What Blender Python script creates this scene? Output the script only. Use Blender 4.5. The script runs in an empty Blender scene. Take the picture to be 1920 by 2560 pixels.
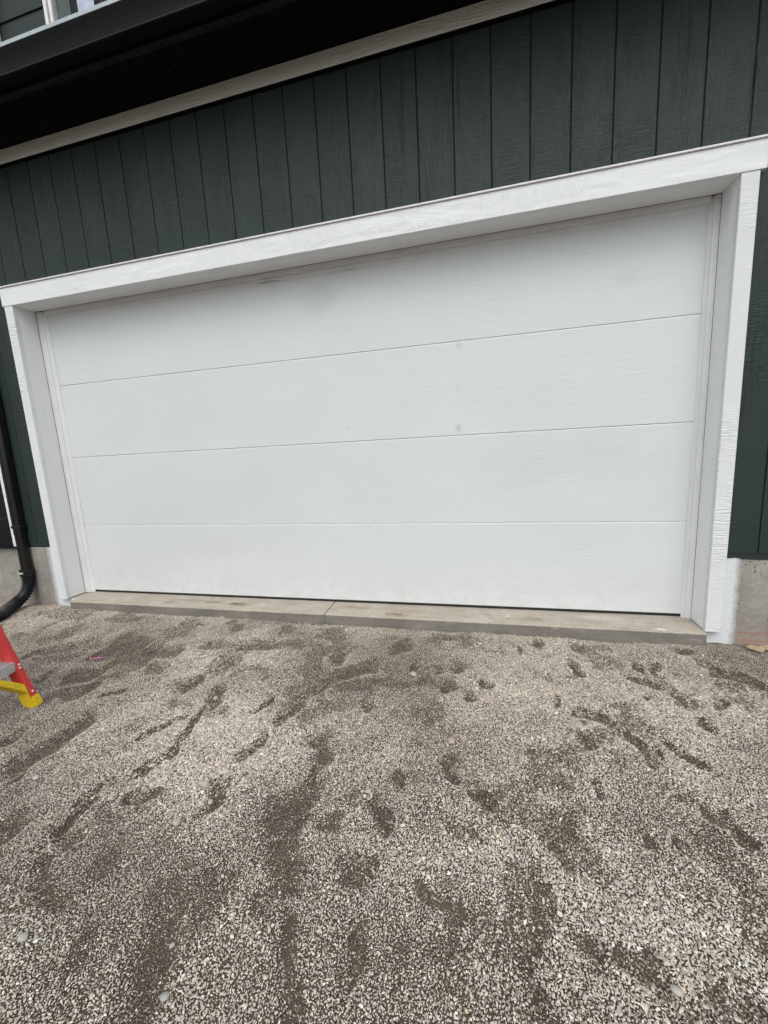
import bpy, bmesh, math, random
import numpy as np
from mathutils import Vector, Matrix, noise as mnoise

random.seed(7)
rng = np.random.default_rng(11)
SC = bpy.context.scene
COL = SC.collection
R = math.radians

# ------------------------------------------------------------------ camera
cd = bpy.data.cameras.new('camera')
cam = bpy.data.objects.new('camera', cd)
COL.objects.link(cam)
cam.location = (3.53101, -2.60554, 1.16848)
cam.rotation_euler = (1.40986, 0.05272, 0.23582)
cd.sensor_fit = 'VERTICAL'
cd.sensor_height = 24.0
cd.lens = 24.0 * 1002.26 / 2560.0
cd.clip_start = 0.02
cd.clip_end = 500.0
SC.camera = cam

# ------------------------------------------------------------------ sky and sun (overcast)
world = bpy.data.worlds.new('World')
SC.world = world
world.use_nodes = True
wn, wl = world.node_tree.nodes, world.node_tree.links
wn.clear()
sky = wn.new('ShaderNodeTexSky')
sky.sky_type = 'NISHITA'
sky.sun_disc = False
sky.sun_elevation = R(57)
sky.sun_rotation = R(172)
sky.air_density = 1.0
sky.dust_density = 6.0
sky.ozone_density = 1.0
hs = wn.new('ShaderNodeHueSaturation')
hs.inputs['Saturation'].default_value = 0.55
bg = wn.new('ShaderNodeBackground')
bg.inputs['Strength'].default_value = 0.15
wo = wn.new('ShaderNodeOutputWorld')
wl.new(sky.outputs[0], hs.inputs['Color'])
cool = wn.new('ShaderNodeMix')
cool.data_type = 'RGBA'
cool.blend_type = 'MULTIPLY'
cool.inputs[0].default_value = 1.0
cool.inputs[7].default_value = (0.94, 1.0, 1.025, 1)      # flat grey-blue cloud cover
wl.new(hs.outputs[0], cool.inputs[6])
wl.new(cool.outputs[2], bg.inputs['Color'])
wl.new(bg.outputs[0], wo.inputs['Surface'])

sd = bpy.data.lights.new('sun', 'SUN')
sd.energy = 0.55
sd.angle = R(140)
sd.color = (0.96, 0.98, 1.0)
sun = bpy.data.objects.new('sun', sd)
COL.objects.link(sun)
sun.rotation_euler = (R(33), 0, R(-8))

SC.view_settings.view_transform = 'Standard'
SC.view_settings.look = 'None'
SC.view_settings.exposure = 0.13
SC.view_settings.gamma = 1.0
SC.view_settings.use_curve_mapping = False

# ------------------------------------------------------------------ node helpers
class NT:
    def __init__(self, name):
        self.m = bpy.data.materials.new(name)
        self.m.use_nodes = True
        self.t = self.m.node_tree
        self.n, self.l = self.t.nodes, self.t.links
        self.b = self.n['Principled BSDF']
    def put(self, sock, v):
        if hasattr(v, 'is_output'):
            self.l.new(v, sock)
        elif isinstance(v, (tuple, list)) and sock.type == 'RGBA' and len(v) == 3:
            sock.default_value = (*v, 1)
        else:
            sock.default_value = v
    def node(self, typ, out=0, **kw):
        nd = self.n.new(typ)
        for k, v in kw.items():
            if k.startswith('i_'):
                key = k[2:]
                self.put(nd.inputs[int(key)] if key.isdigit() else nd.inputs[key.replace('_', ' ')], v)
            else:
                setattr(nd, k, v)
        return nd.outputs[out]
    def math(self, op, a, b=0.0, c=0.0, clamp=False):
        return self.node('ShaderNodeMath', operation=op, use_clamp=clamp, i_0=a, i_1=b, i_2=c)
    def vmath(self, op, a, b=(0, 0, 0)):
        return self.node('ShaderNodeVectorMath', operation=op, i_0=a, i_1=b)
    def noise(self, vec, scale, detail=3.0, rough=0.55, dist=0.0):
        return self.node('ShaderNodeTexNoise', i_Vector=vec, i_Scale=scale, i_Detail=detail, i_Roughness=rough, i_Distortion=dist)
    def ramp(self, f, stops):
        nd = self.n.new('ShaderNodeValToRGB')
        self.l.new(f, nd.inputs[0])
        e = nd.color_ramp.elements
        while len(e) < len(stops): e.new(0.5)
        for k, (p, c) in enumerate(stops):
            e[k].position = p
            e[k].color = (c, c, c, 1) if isinstance(c, (int, float)) else (*c, 1)
        return nd.outputs[0]
    def map(self, v, a, b, c=0.0, d=1.0):
        return self.node('ShaderNodeMapRange', i_0=v, i_1=a, i_2=b, i_3=c, i_4=d)
    def mix(self, f, a, b, blend='MIX'):
        nd = self.n.new('ShaderNodeMix')
        nd.data_type = 'RGBA'
        nd.blend_type = blend
        self.put(nd.inputs[0], f); self.put(nd.inputs[6], a); self.put(nd.inputs[7], b)
        return nd.outputs[2]
    def pos(self): return self.node('ShaderNodeNewGeometry')
    def obj(self): return self.node('ShaderNodeTexCoord', out=3)
    def rnd(self): return self.node('ShaderNodeObjectInfo', out=5)
    def bump(self, h, strength, dist):
        self.l.new(self.node('ShaderNodeBump', i_Height=h, i_Strength=strength, i_Distance=dist), self.b.inputs['Normal'])
    def sep(self, v):
        nd = self.n.new('ShaderNodeSeparateXYZ'); self.l.new(v, nd.inputs[0]); return nd.outputs
    def fin(self, color, rough=0.6, metal=0.0, spec=0.5):
        self.put(self.b.inputs['Base Color'], color)
        self.put(self.b.inputs['Roughness'], rough)
        self.put(self.b.inputs['Metallic'], metal)
        self.put(self.b.inputs['Specular IOR Level'], spec)
        return self.m

def plain(name, col, rough=0.6, metal=0.0, var=0.12, scale=25.0, bump=0.15, spec=0.5):
    t = NT(name)
    p = t.pos()
    n = t.noise(p, scale, 5)
    c = t.mix(t.map(n, 0.3, 0.7), tuple(x * (1 - var) for x in col), tuple(min(1, x * (1 + var)) for x in col))
    t.bump(t.noise(p, scale * 8, 3), bump, 0.002)
    return t.fin(c, t.map(t.noise(p, scale * .6, 3), .3, .7, rough - .07, rough + .07), metal, spec)

def embossed(name, col, along='Z', rough=0.55, strength=0.5, var=0.10, dirt=0.0, ripple=1.0, spec=0.4, dist=.0022, ring=.38):
    """painted wood-fibre board: pressed cedar grain, cathedral rings and cross ripples"""
    t = NT(name)
    o = t.pos()
    r = t.rnd()
    off = t.node('ShaderNodeCombineXYZ', i_0=t.math('MULTIPLY', r, 13.7), i_1=t.math('MULTIPLY', r, 7.3), i_2=t.math('MULTIPLY', r, 29.1))
    v = t.vmath('ADD', o, off)
    def sc(a, c):     # a across the grain, c along the grain
        return t.vmath('MULTIPLY', v, (a, a, c) if along == 'Z' else (c, a, a))
    ringn = t.noise(sc(9, 1.1), 1.0, 2, .5, .3)
    rings = t.math('SINE', t.math('MULTIPLY', ringn, 95.0))
    rmask = t.map(t.noise(sc(7, .9), 1.0, 1), .5, .64)
    rip = t.noise(sc(13, 95), 1.0, 2, .5, .25)
    pmask = t.map(t.noise(sc(8, 2.6), 1.0, 2), .42, .62)
    fib = t.noise(sc(160, 14), 1.0, 3)
    fine = t.noise(v, 240, 2)
    h = t.math('MULTIPLY', t.math('MULTIPLY', rings, rmask), ring)
    h = t.math('ADD', h, t.math('MULTIPLY', t.math('MULTIPLY', rip, pmask), 2.1 * ripple))
    h = t.math('ADD', h, t.math('MULTIPLY', fib, .5))
    h = t.math('ADD', h, t.math('MULTIPLY', fine, .35))
    t.bump(h, strength, dist)
    c = t.mix(t.map(t.noise(sc(3, 1.2), 1.0, 4), .3, .7), tuple(x * (1 - var) for x in col), tuple(min(1, x * (1 + var)) for x in col))
    c = t.mix(r, c, tuple(x * .84 for x in col))
    if dirt:
        d = t.map(t.noise(o, 7, 6, .7), .56, .78, 0, dirt)
        c = t.mix(d, c, (.36, .34, .31))
    return t.fin(c, t.map(fib, .3, .7, rough - .08, rough + .1), 0, spec)

# ------------------------------------------------------------------ materials
M = {}
M['green'] = embossed('green_siding_paint', (.028, .0425, .0355), 'Z', .52, 1.0, .10, spec=.3, dist=.0026)
M['green_h'] = embossed('green_lap_paint', (.020, .032, .028), 'X', .5, .5, spec=.25)
M['black_paint'] = embossed('black_trim_paint', (.0060, .0060, .0068), 'X', .45, .9, spec=.3, dist=.003)
M['black_soffit'] = embossed('black_soffit_paint', (.0035, .0035, .004), 'X', .6, .3, spec=.12)
M['white_v'] = embossed('white_trim_vertical', (.87, .88, .885), 'Z', .5, 1.0, .02, .08, 1.5, dist=.0023, ring=.03)
M['white_h'] = embossed('white_trim_horizontal', (.87, .88, .885), 'X', .5, 1.0, .02, .06, 1.1, dist=.0026, ring=.10)
M['white_j'] = embossed('white_jamb', (.90, .905, .905), 'Z', .55, .8, .02, .05, 1.1, dist=.0026, ring=.06)
M['cream'] = embossed('cream_frieze_paint', (.91, .90, .845), 'X', .6, .6, .05, .08, dist=.003)
M['vinyl'] = plain('white_vinyl_stop', (.76, .765, .765), .42, 0, .04, 9, .05)
M['backing'] = plain('green_groove_paint', (.016, .026, .024), .8, spec=.1)
M['seam'] = plain('dark_seam', (.006, .008, .008), .9)
M['cap'] = plain('beige_cap_flashing', (.86, .84, .82), .45)
M['rubber'] = plain('black_rubber_seal', (.012, .012, .013), .6)
M['gutter'] = plain('black_gutter_enamel', (.0055, .0058, .0065), .45, 0, .1, 6, .02, spec=.16)
M['lip'] = plain('grey_gutter_lip', (.42, .47, .48), .4, .3)
M['downspout'] = plain('black_downspout_enamel', (.009, .009, .010), .33, 0, .1, 8, .03)
M['hose'] = plain('black_corrugated_plastic', (.010, .010, .0115), .36, 0, .2, 20, .1)
M['steel'] = plain('zinc_clamp', (.72, .72, .70), .4, .25)
M['alu'] = plain('scuffed_aluminium', (.62, .63, .64), .42, .75, .12, 60, .2)
M['yellow'] = plain('yellow_moulded_plastic', (.68, .47, .012), .5, 0, .18, 90, .3)
M['winwhite'] = plain('white_window_vinyl', (.82, .81, .76), .4)
M['wingrey'] = plain('grey_window_channel', (.35, .35, .38), .5)
M['curtain'] = plain('lavender_curtain', (.72, .68, .82), .8)
M['blind'] = plain('grey_blind', (.10, .11, .11), .6)
M['room'] = plain('dark_room', (.012, .010, .014), .8)
M['shingle'] = plain('dark_shingle', (.03, .03, .03), .9, 0, .3, 40, .6)
M['pink'] = plain('pink_plastic', (.62, .15, .36), .5)
M['whiteplastic'] = plain('white_plastic', (.8, .8, .8), .4)
M['chip'] = plain('tan_wood_chip', (.34, .25, .165), .8, 0, .3, 60, .4)
M['leafdry'] = plain('grey_green_leaf', (.13, .12, .07), .7, 0, .3, 80, .4)
M['twig'] = plain('pale_twig', (.42, .36, .27), .8, 0, .2, 80, .4)
M['strip_dark'] = plain('dark_grey_strip', (.018, .022, .021), .7, 0, .4, 30, .5)

t = NT('pane_glass')
M['glass'] = t.fin((.9, .95, .95), .03)
t.b.inputs['Transmission Weight'].default_value = 1.0
t.b.inputs['IOR'].default_value = 1.05

def red_mat():
    t = NT('red_fibreglass')
    p = t.obj()
    fibre = t.noise(t.vmath('MULTIPLY', p, (140, 140, 4)), 1.0, 3)
    c = t.mix(t.map(fibre, .3, .7), (.50, .032, .030), (.62, .05, .045))
    t.bump(fibre, .12, .002)
    return t.fin(c, .42)
M['red'] = red_mat()

def door_mat():
    t = NT('white_door_steel')
    p = t.pos()
    r = t.rnd()
    v = t.vmath('ADD', p, t.node('ShaderNodeCombineXYZ', i_0=t.math('MULTIPLY', r, 11.0), i_2=t.math('MULTIPLY', r, 5.0)))
    g1 = t.noise(t.vmath('MULTIPLY', v, (9, 9, 210)), 1.0, 4, .6)
    g2 = t.noise(t.vmath('MULTIPLY', v, (45, 45, 420)), 1.0, 2)
    big = t.noise(t.vmath('MULTIPLY', p, (1.0, 1, 1.6)), 1.4, 3)
    h = t.math('ADD', g1, t.math('MULTIPLY', g2, .5))
    g0 = t.noise(t.vmath('MULTIPLY', v, (3.2, 3, 70)), 1.0, 3)
    h = t.math('ADD', h, t.math('MULTIPLY', g0, .3))
    t.bump(h, .5, .0024)
    c = t.mix(t.map(big, .3, .7), (.705, .727, .727), (.742, .760, .762))
    c = t.mix(t.map(g1, .35, .75, 0, .22), c, (.62, .64, .66))
    # dirty finger and tape smudges, where people handled the sections
    x, y, z = t.sep(p)
    def smudge(col, cx, cz, rx, rz, amt, gr):
        dx = t.math('DIVIDE', t.math('SUBTRACT', x, cx), rx)
        dz = t.math('DIVIDE', t.math('SUBTRACT', z, cz), rz)
        d = t.math('SQRT', t.math('ADD', t.math('MULTIPLY', dx, dx), t.math('MULTIPLY', dz, dz)))
        m = t.map(t.math('ADD', d, t.math('MULTIPLY', t.math('SUBTRACT', gr, .5), 1.5)), .35, 1.1, amt, 0)
        return t.mix(m, col, (.36, .36, .37))
    gn = t.noise(t.vmath('MULTIPLY', p, (60, 60, 160)), 1.0, 3)
    soft = t.noise(p, 9, 4)
    for a in ((3.393, 1.793, .024, .030, .26, gn), (3.381, 1.265, .022, .032, .38, gn), (3.385, 1.53, .014, .03, .10, gn), (3.39, 1.46, .016, .012, .12, gn), (2.713, .597, .008, .010, .4, gn),
              (2.46, 2.19, .15, .11, .15, soft), (4.36, 2.06, .10, .06, .12, soft), (1.4, .45, .5, .12, .06, soft), (3.9, 1.0, .6, .2, .06, soft), (2.60, 1.32, .012, .01, .3, gn)):
        c = smudge(c, *a)
    dust = t.math('MULTIPLY', t.map(z, .03, .30, .38, 0), t.map(t.noise(p, 14, 5, .7), .42, .7))
    c = t.mix(dust, c, (.55, .50, .44))
    return t.fin(c, t.map(big, .3, .7, .40, .52), 0, .45)
M['door'] = door_mat()

def concrete(name, base, dark, speck=True):
    t = NT(name)
    p = t.pos()
    n1 = t.noise(p, 3.2, 6, .65)
    n2 = t.noise(t.vmath('MULTIPLY', p, (7, 7, 22)), 1.0, 5, .7)
    n3 = t.noise(p, 70, 4, .6)
    c = t.mix(t.map(n1, .32, .68), dark, base)
    c = t.mix(t.map(n2, .45, .75, 0, .5), c, tuple(x * .72 for x in dark))
    c = t.mix(t.map(n3, .35, .7, 0, .35), c, tuple(min(1, x * 1.25) for x in base))
    h = t.math('ADD', t.math('MULTIPLY', n3, .6), t.math('MULTIPLY', n2, .5))
    return t, p, c, h

def apron_top_mat():
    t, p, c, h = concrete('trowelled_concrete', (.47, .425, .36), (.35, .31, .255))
    x, y, z = t.sep(p)
    def blot(c, cx, cy, rx, ry, col, amt, k=9):
        dx = t.math('DIVIDE', t.math('SUBTRACT', x, cx), rx)
        dy = t.math('DIVIDE', t.math('SUBTRACT', y, cy), ry)
        d = t.math('SQRT', t.math('ADD', t.math('MULTIPLY', dx, dx), t.math('MULTIPLY', dy, dy)))
        d = t.math('ADD', d, t.math('MULTIPLY', t.math('SUBTRACT', t.noise(p, 38, 5, .75), .5), 2.6))
        return t.mix(t.map(d, .3, 1.0, amt, 0), c, col)
    for a in ((1.64, .05, .13, .035, (.17, .115, .06), .95), (1.40, .06, .12, .03, (.22, .16, .10), .7), (1.02, .02, .1, .03, (.24, .18, .12), .7), (1.2, .08, .3, .03, (.24, .19, .13), .55), (2.62, .08, .14, .04, (.25, .17, .10), .6),
              (2.93, .0, .10, .04, (.22, .13, .07), .8), (3.0, .06, .25, .05, (.28, .21, .14), .4), (3.85, .03, .12, .05, (.25, .20, .15), .6), (4.2, .03, .12, .05, (.25, .20, .15), .45), (4.56, -.028, .05, .014, (.8, .8, .8), .95), (4.3, .1, .2, .05, (.5, .49, .46), .4)):
        c = blot(c, *a)
    c = t.mix(t.map(t.noise(t.vmath('MULTIPLY', p, (5, 14, 5)), 1.0, 6, .75), .5, .72, 0, .7), c, (.27, .21, .15))
    spk = t.map(t.noise(p, 120, 2), .62, .66, 0, .85)
    spk = t.math('MULTIPLY', spk, t.map(t.noise(p, 2.4, 2), .40, .62))
    c = t.mix(spk, c, (.12, .09, .06))
    t.bump(h, .25, .003)
    return t.fin(c, .75, 0, .3)
M['apron_top'] = apron_top_mat()

def apron_face_mat():
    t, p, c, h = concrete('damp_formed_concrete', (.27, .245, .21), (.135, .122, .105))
    x, y, z = t.sep(p)
    lime = t.math('MULTIPLY', t.map(t.noise(t.vmath('MULTIPLY', p, (6, 6, 30)), 1.0, 5, .75), .60, .72), t.map(x, 2.8, 3.6, .1, .8))
    c = t.mix(lime, c, (.45, .43, .40))
    t.bump(h, .5, .005)
    return t.fin(c, .7, 0, .35)
M['apron_face'] = apron_face_mat()

def foundation_mat():
    t, p, c, h = concrete('poured_foundation', (.40, .37, .33), (.21, .19, .165))
    x, y, z = t.sep(p)
    holes = t.map(t.node('ShaderNodeTexVoronoi', i_Vector=p, i_Scale=38), .13, .20, .9, 0)
    holes = t.math('MULTIPLY', holes, t.map(t.noise(p, 6, 2), .44, .52))
    c = t.mix(holes, c, (.09, .085, .08))
    mud = t.math('MULTIPLY', t.map(z, -.08, .12, .7, 0), t.map(t.noise(p, 8, 5, .7), .35, .7))
    c = t.mix(mud, c, (.24, .17, .13))
    streak = t.map(t.noise(t.vmath('MULTIPLY', p, (30, 30, 2)), 1.0, 3), .56, .7, 0, .35)
    c = t.mix(streak, c, (.2, .18, .16))
    # red chalk snapped on the right of the door
    right = t.map(x, 4.95, 4.98)
    wob = t.math('MULTIPLY', t.math('SUBTRACT', t.noise(p, 9, 3), .5), .006)
    zz = t.math('ADD', z, wob)
    for zc in (-.008, -.058):
        line = t.map(t.math('ABSOLUTE', t.math('SUBTRACT', zz, zc)), .0012, .004, .75, 0)
        line = t.math('MULTIPLY', t.math('MULTIPLY', line, right), t.map(t.noise(p, 30, 3), .3, .5))
        c = t.mix(line, c, (.45, .10, .07))
    pinkm = t.math('MULTIPLY', t.math('MULTIPLY', t.map(z, .0, -.04, 0, .35), right), t.map(t.noise(p, 11, 4), .35, .6))
    c = t.mix(pinkm, c, (.48, .26, .18))
    # white overspray along the door trim
    jit = t.math('MULTIPLY', t.math('SUBTRACT', t.noise(p, 22, 5, .7), .5), .035)
    xa = t.math('ADD', x, jit)
    sp = t.math('MAXIMUM', t.map(xa, 4.925, 4.962, .95, 0), 0)
    sp = t.math('MULTIPLY', sp, t.map(x, 4.5, 4.51))
    sl = t.math('MULTIPLY', t.map(xa, -.185, -.125, 0, .92), t.map(x, .5, .51, 1, 0))
    ov = t.math('MULTIPLY', t.math('MAXIMUM', sp, sl), t.map(t.noise(p, 60, 4, .7), .25, .42, .55, 1))
    c = t.mix(ov, c, (.74, .76, .78))
    t.bump(t.math('SUBTRACT', h, holes), .45, .005)
    return t.fin(c, .8, 0, .3)
M['foundation'] = foundation_mat()

def fines_mat():
    t = NT('gravel_fines')
    p = t.pos()
    n = t.noise(p, 4.5, 5, .65)
    g = t.node('ShaderNodeTexVoronoi', i_Vector=p, i_Scale=170)
    gc = t.node('ShaderNodeTexVoronoi', out=1, i_Vector=p, i_Scale=170)
    gv = t.sep(gc)[0]
    c = t.mix(t.map(n, .35, .65), (.056, .041, .029), (.090, .068, .049))
    c = t.mix(t.math('MULTIPLY', gv, .6), c, (.13, .108, .088))
    t.bump(t.math('SUBTRACT', 1.0, g), .8, .006)
    return t.fin(c, .9, 0, .2)
M['fines'] = fines_mat()

def stone_mat(inst=True):
    t = NT('gravel_stone' if inst else 'pebble_stone')
    if inst:
        a = t.n.new('ShaderNodeAttribute'); a.attribute_type = 'INSTANCER'; a.attribute_name = 'tint'
        base = a.outputs['Color']
    else:
        a = t.n.new('ShaderNodeObjectInfo'); base = a.outputs['Color']
    o = t.obj()
    n = t.noise(o, 2.2 if inst else 60, 4, .6)
    c = t.mix(t.map(n, .3, .7), t.mix(1.0, base, (.78, .77, .75), 'MULTIPLY'), t.mix(1.0, base, (1.12, 1.12, 1.12), 'MULTIPLY'))
    t.bump(n, .35, .08 if inst else .003)
    return t.fin(c, .78, 0, .3)
M['stone'] = stone_mat(True)
M['pebble'] = stone_mat(False)

# ------------------------------------------------------------------ mesh helpers
class MB:
    def __init__(self): self.v, self.f, self.mi = [], [], []
    def add(self, vs, fs, mi=0):
        o = len(self.v); self.v += [tuple(p) for p in vs]; self.f += [tuple(i + o for i in f) for f in fs]; self.mi += [mi] * len(fs)
        return self
    def box(self, x0, x1, y0, y1, z0, z1, mi=0):
        return self.add([(x0, y0, z0), (x1, y0, z0), (x1, y1, z0), (x0, y1, z0), (x0, y0, z1), (x1, y0, z1), (x1, y1, z1), (x0, y1, z1)],
                        [(0, 3, 2, 1), (4, 5, 6, 7), (0, 1, 5, 4), (1, 2, 6, 5), (2, 3, 7, 6), (3, 0, 4, 7)], mi)
    def prism(self, prof, a, b, axis):
        """closed 2-D profile swept straight along an axis; prof gives the two other coordinates in x,y,z order"""
        n = len(prof)
        def pt(q, s):
            q = list(q); q.insert('xyz'.index(axis), s); return q
        vs = [pt(q, a) for q in prof] + [pt(q, b) for q in prof]
        fs = [(i, (i + 1) % n, n + (i + 1) % n, n + i) for i in range(n)] + [tuple(range(n))[::-1], tuple(range(n, 2 * n))]
        return self.add(vs, fs)
    def tube(self, path, rad, seg=12, cap=True):
        path = [Vector(p) for p in path]
        rad = [rad] * len(path) if isinstance(rad, (int, float)) else rad
        vs, fs = [], []
        up = None
        for i, p in enumerate(path):
            d = (path[min(i + 1, len(path) - 1)] - path[max(i - 1, 0)]).normalized()
            if up is None:
                up = Vector((0, 0, 1)) if abs(d.z) < .9 else Vector((0, 1, 0))
            s = d.cross(up).normalized(); up = s.cross(d).normalized()
            for k in range(seg):
                a = 2 * math.pi * k / seg
                vs.append(p + (s * math.cos(a) + up * math.sin(a)) * rad[i])
        for i in range(len(path) - 1):
            for k in range(seg):
                fs.append((i * seg + k, i * seg + (k + 1) % seg, (i + 1) * seg + (k + 1) % seg, (i + 1) * seg + k))
        if cap:
            fs += [tuple(range(seg))[::-1], tuple(range((len(path) - 1) * seg, len(path) * seg))]
        return self.add(vs, fs)
    def frame_box(self, o, ax, ay, az, x0, x1, y0, y1, z0, z1):
        o, ax, ay, az = Vector(o), Vector(ax), Vector(ay), Vector(az)
        c = [o + ax * x + ay * y + az * z for z in (z0, z1) for x, y in ((x0, y0), (x1, y0), (x1, y1), (x0, y1))]
        return self.add(c, [(0, 3, 2, 1), (4, 5, 6, 7), (0, 1, 5, 4), (1, 2, 6, 5), (2, 3, 7, 6), (3, 0, 4, 7)])
    def mesh(self, name, mats, bevel=0.0, smooth=False, segs=1):
        me = bpy.data.meshes.new(name)
        me.from_pydata(self.v, [], self.f)
        mats = mats if isinstance(mats, (list, tuple)) else [mats]
        for m in mats: me.materials.append(M[m])
        me.polygons.foreach_set('material_index', self.mi)
        bm = bmesh.new(); bm.from_mesh(me)
        bmesh.ops.recalc_face_normals(bm, faces=bm.faces)
        if bevel:
            bmesh.ops.bevel(bm, geom=[e for e in bm.edges if len(e.link_faces) == 2 and e.calc_face_angle(0) > .5], offset=bevel, segments=segs, affect='EDGES', clamp_overlap=True)
        bm.to_mesh(me); bm.free()
        if smooth:
            me.polygons.foreach_set('use_smooth', [True] * len(me.polygons))
        return me
    def build(self, name, mats, parent=None, bevel=0.0, smooth=False, loc=None, segs=1):
        return link(name, self.mesh(name, mats, bevel, smooth, segs), parent, loc)

def link(name, data, parent=None, loc=None):
    o = bpy.data.objects.new(name, data)
    COL.objects.link(o)
    if parent: o.parent = parent
    if loc is not None: o.location = loc
    return o

def tag(o, label=None, cat=None, group=None, kind=None):
    if label: o['label'] = label
    if cat: o['category'] = cat
    if group: o['group'] = group
    if kind: o['kind'] = kind
    return o

# smooth value noise in numpy (world metres)
_P = rng.random((256, 256))
def vnoise(x, y):
    xi, yi = np.floor(x).astype(int), np.floor(y).astype(int)
    u, v = x - xi, y - yi
    u, v = u * u * (3 - 2 * u), v * v * (3 - 2 * v)
    g = lambda a, b: _P[a & 255, b & 255]
    return (g(xi, yi) * (1 - u) + g(xi + 1, yi) * u) * (1 - v) + (g(xi, yi + 1) * (1 - u) + g(xi + 1, yi + 1) * u) * v
def fbm(x, y, s, o=4):
    r, a, n = 0, .5, 0
    for i in range(o):
        r = r + a * vnoise(x * s + 31.7 * i, y * s + 17.3 * i); n += a; a *= .5; s *= 2.03
    return r / n

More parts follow.
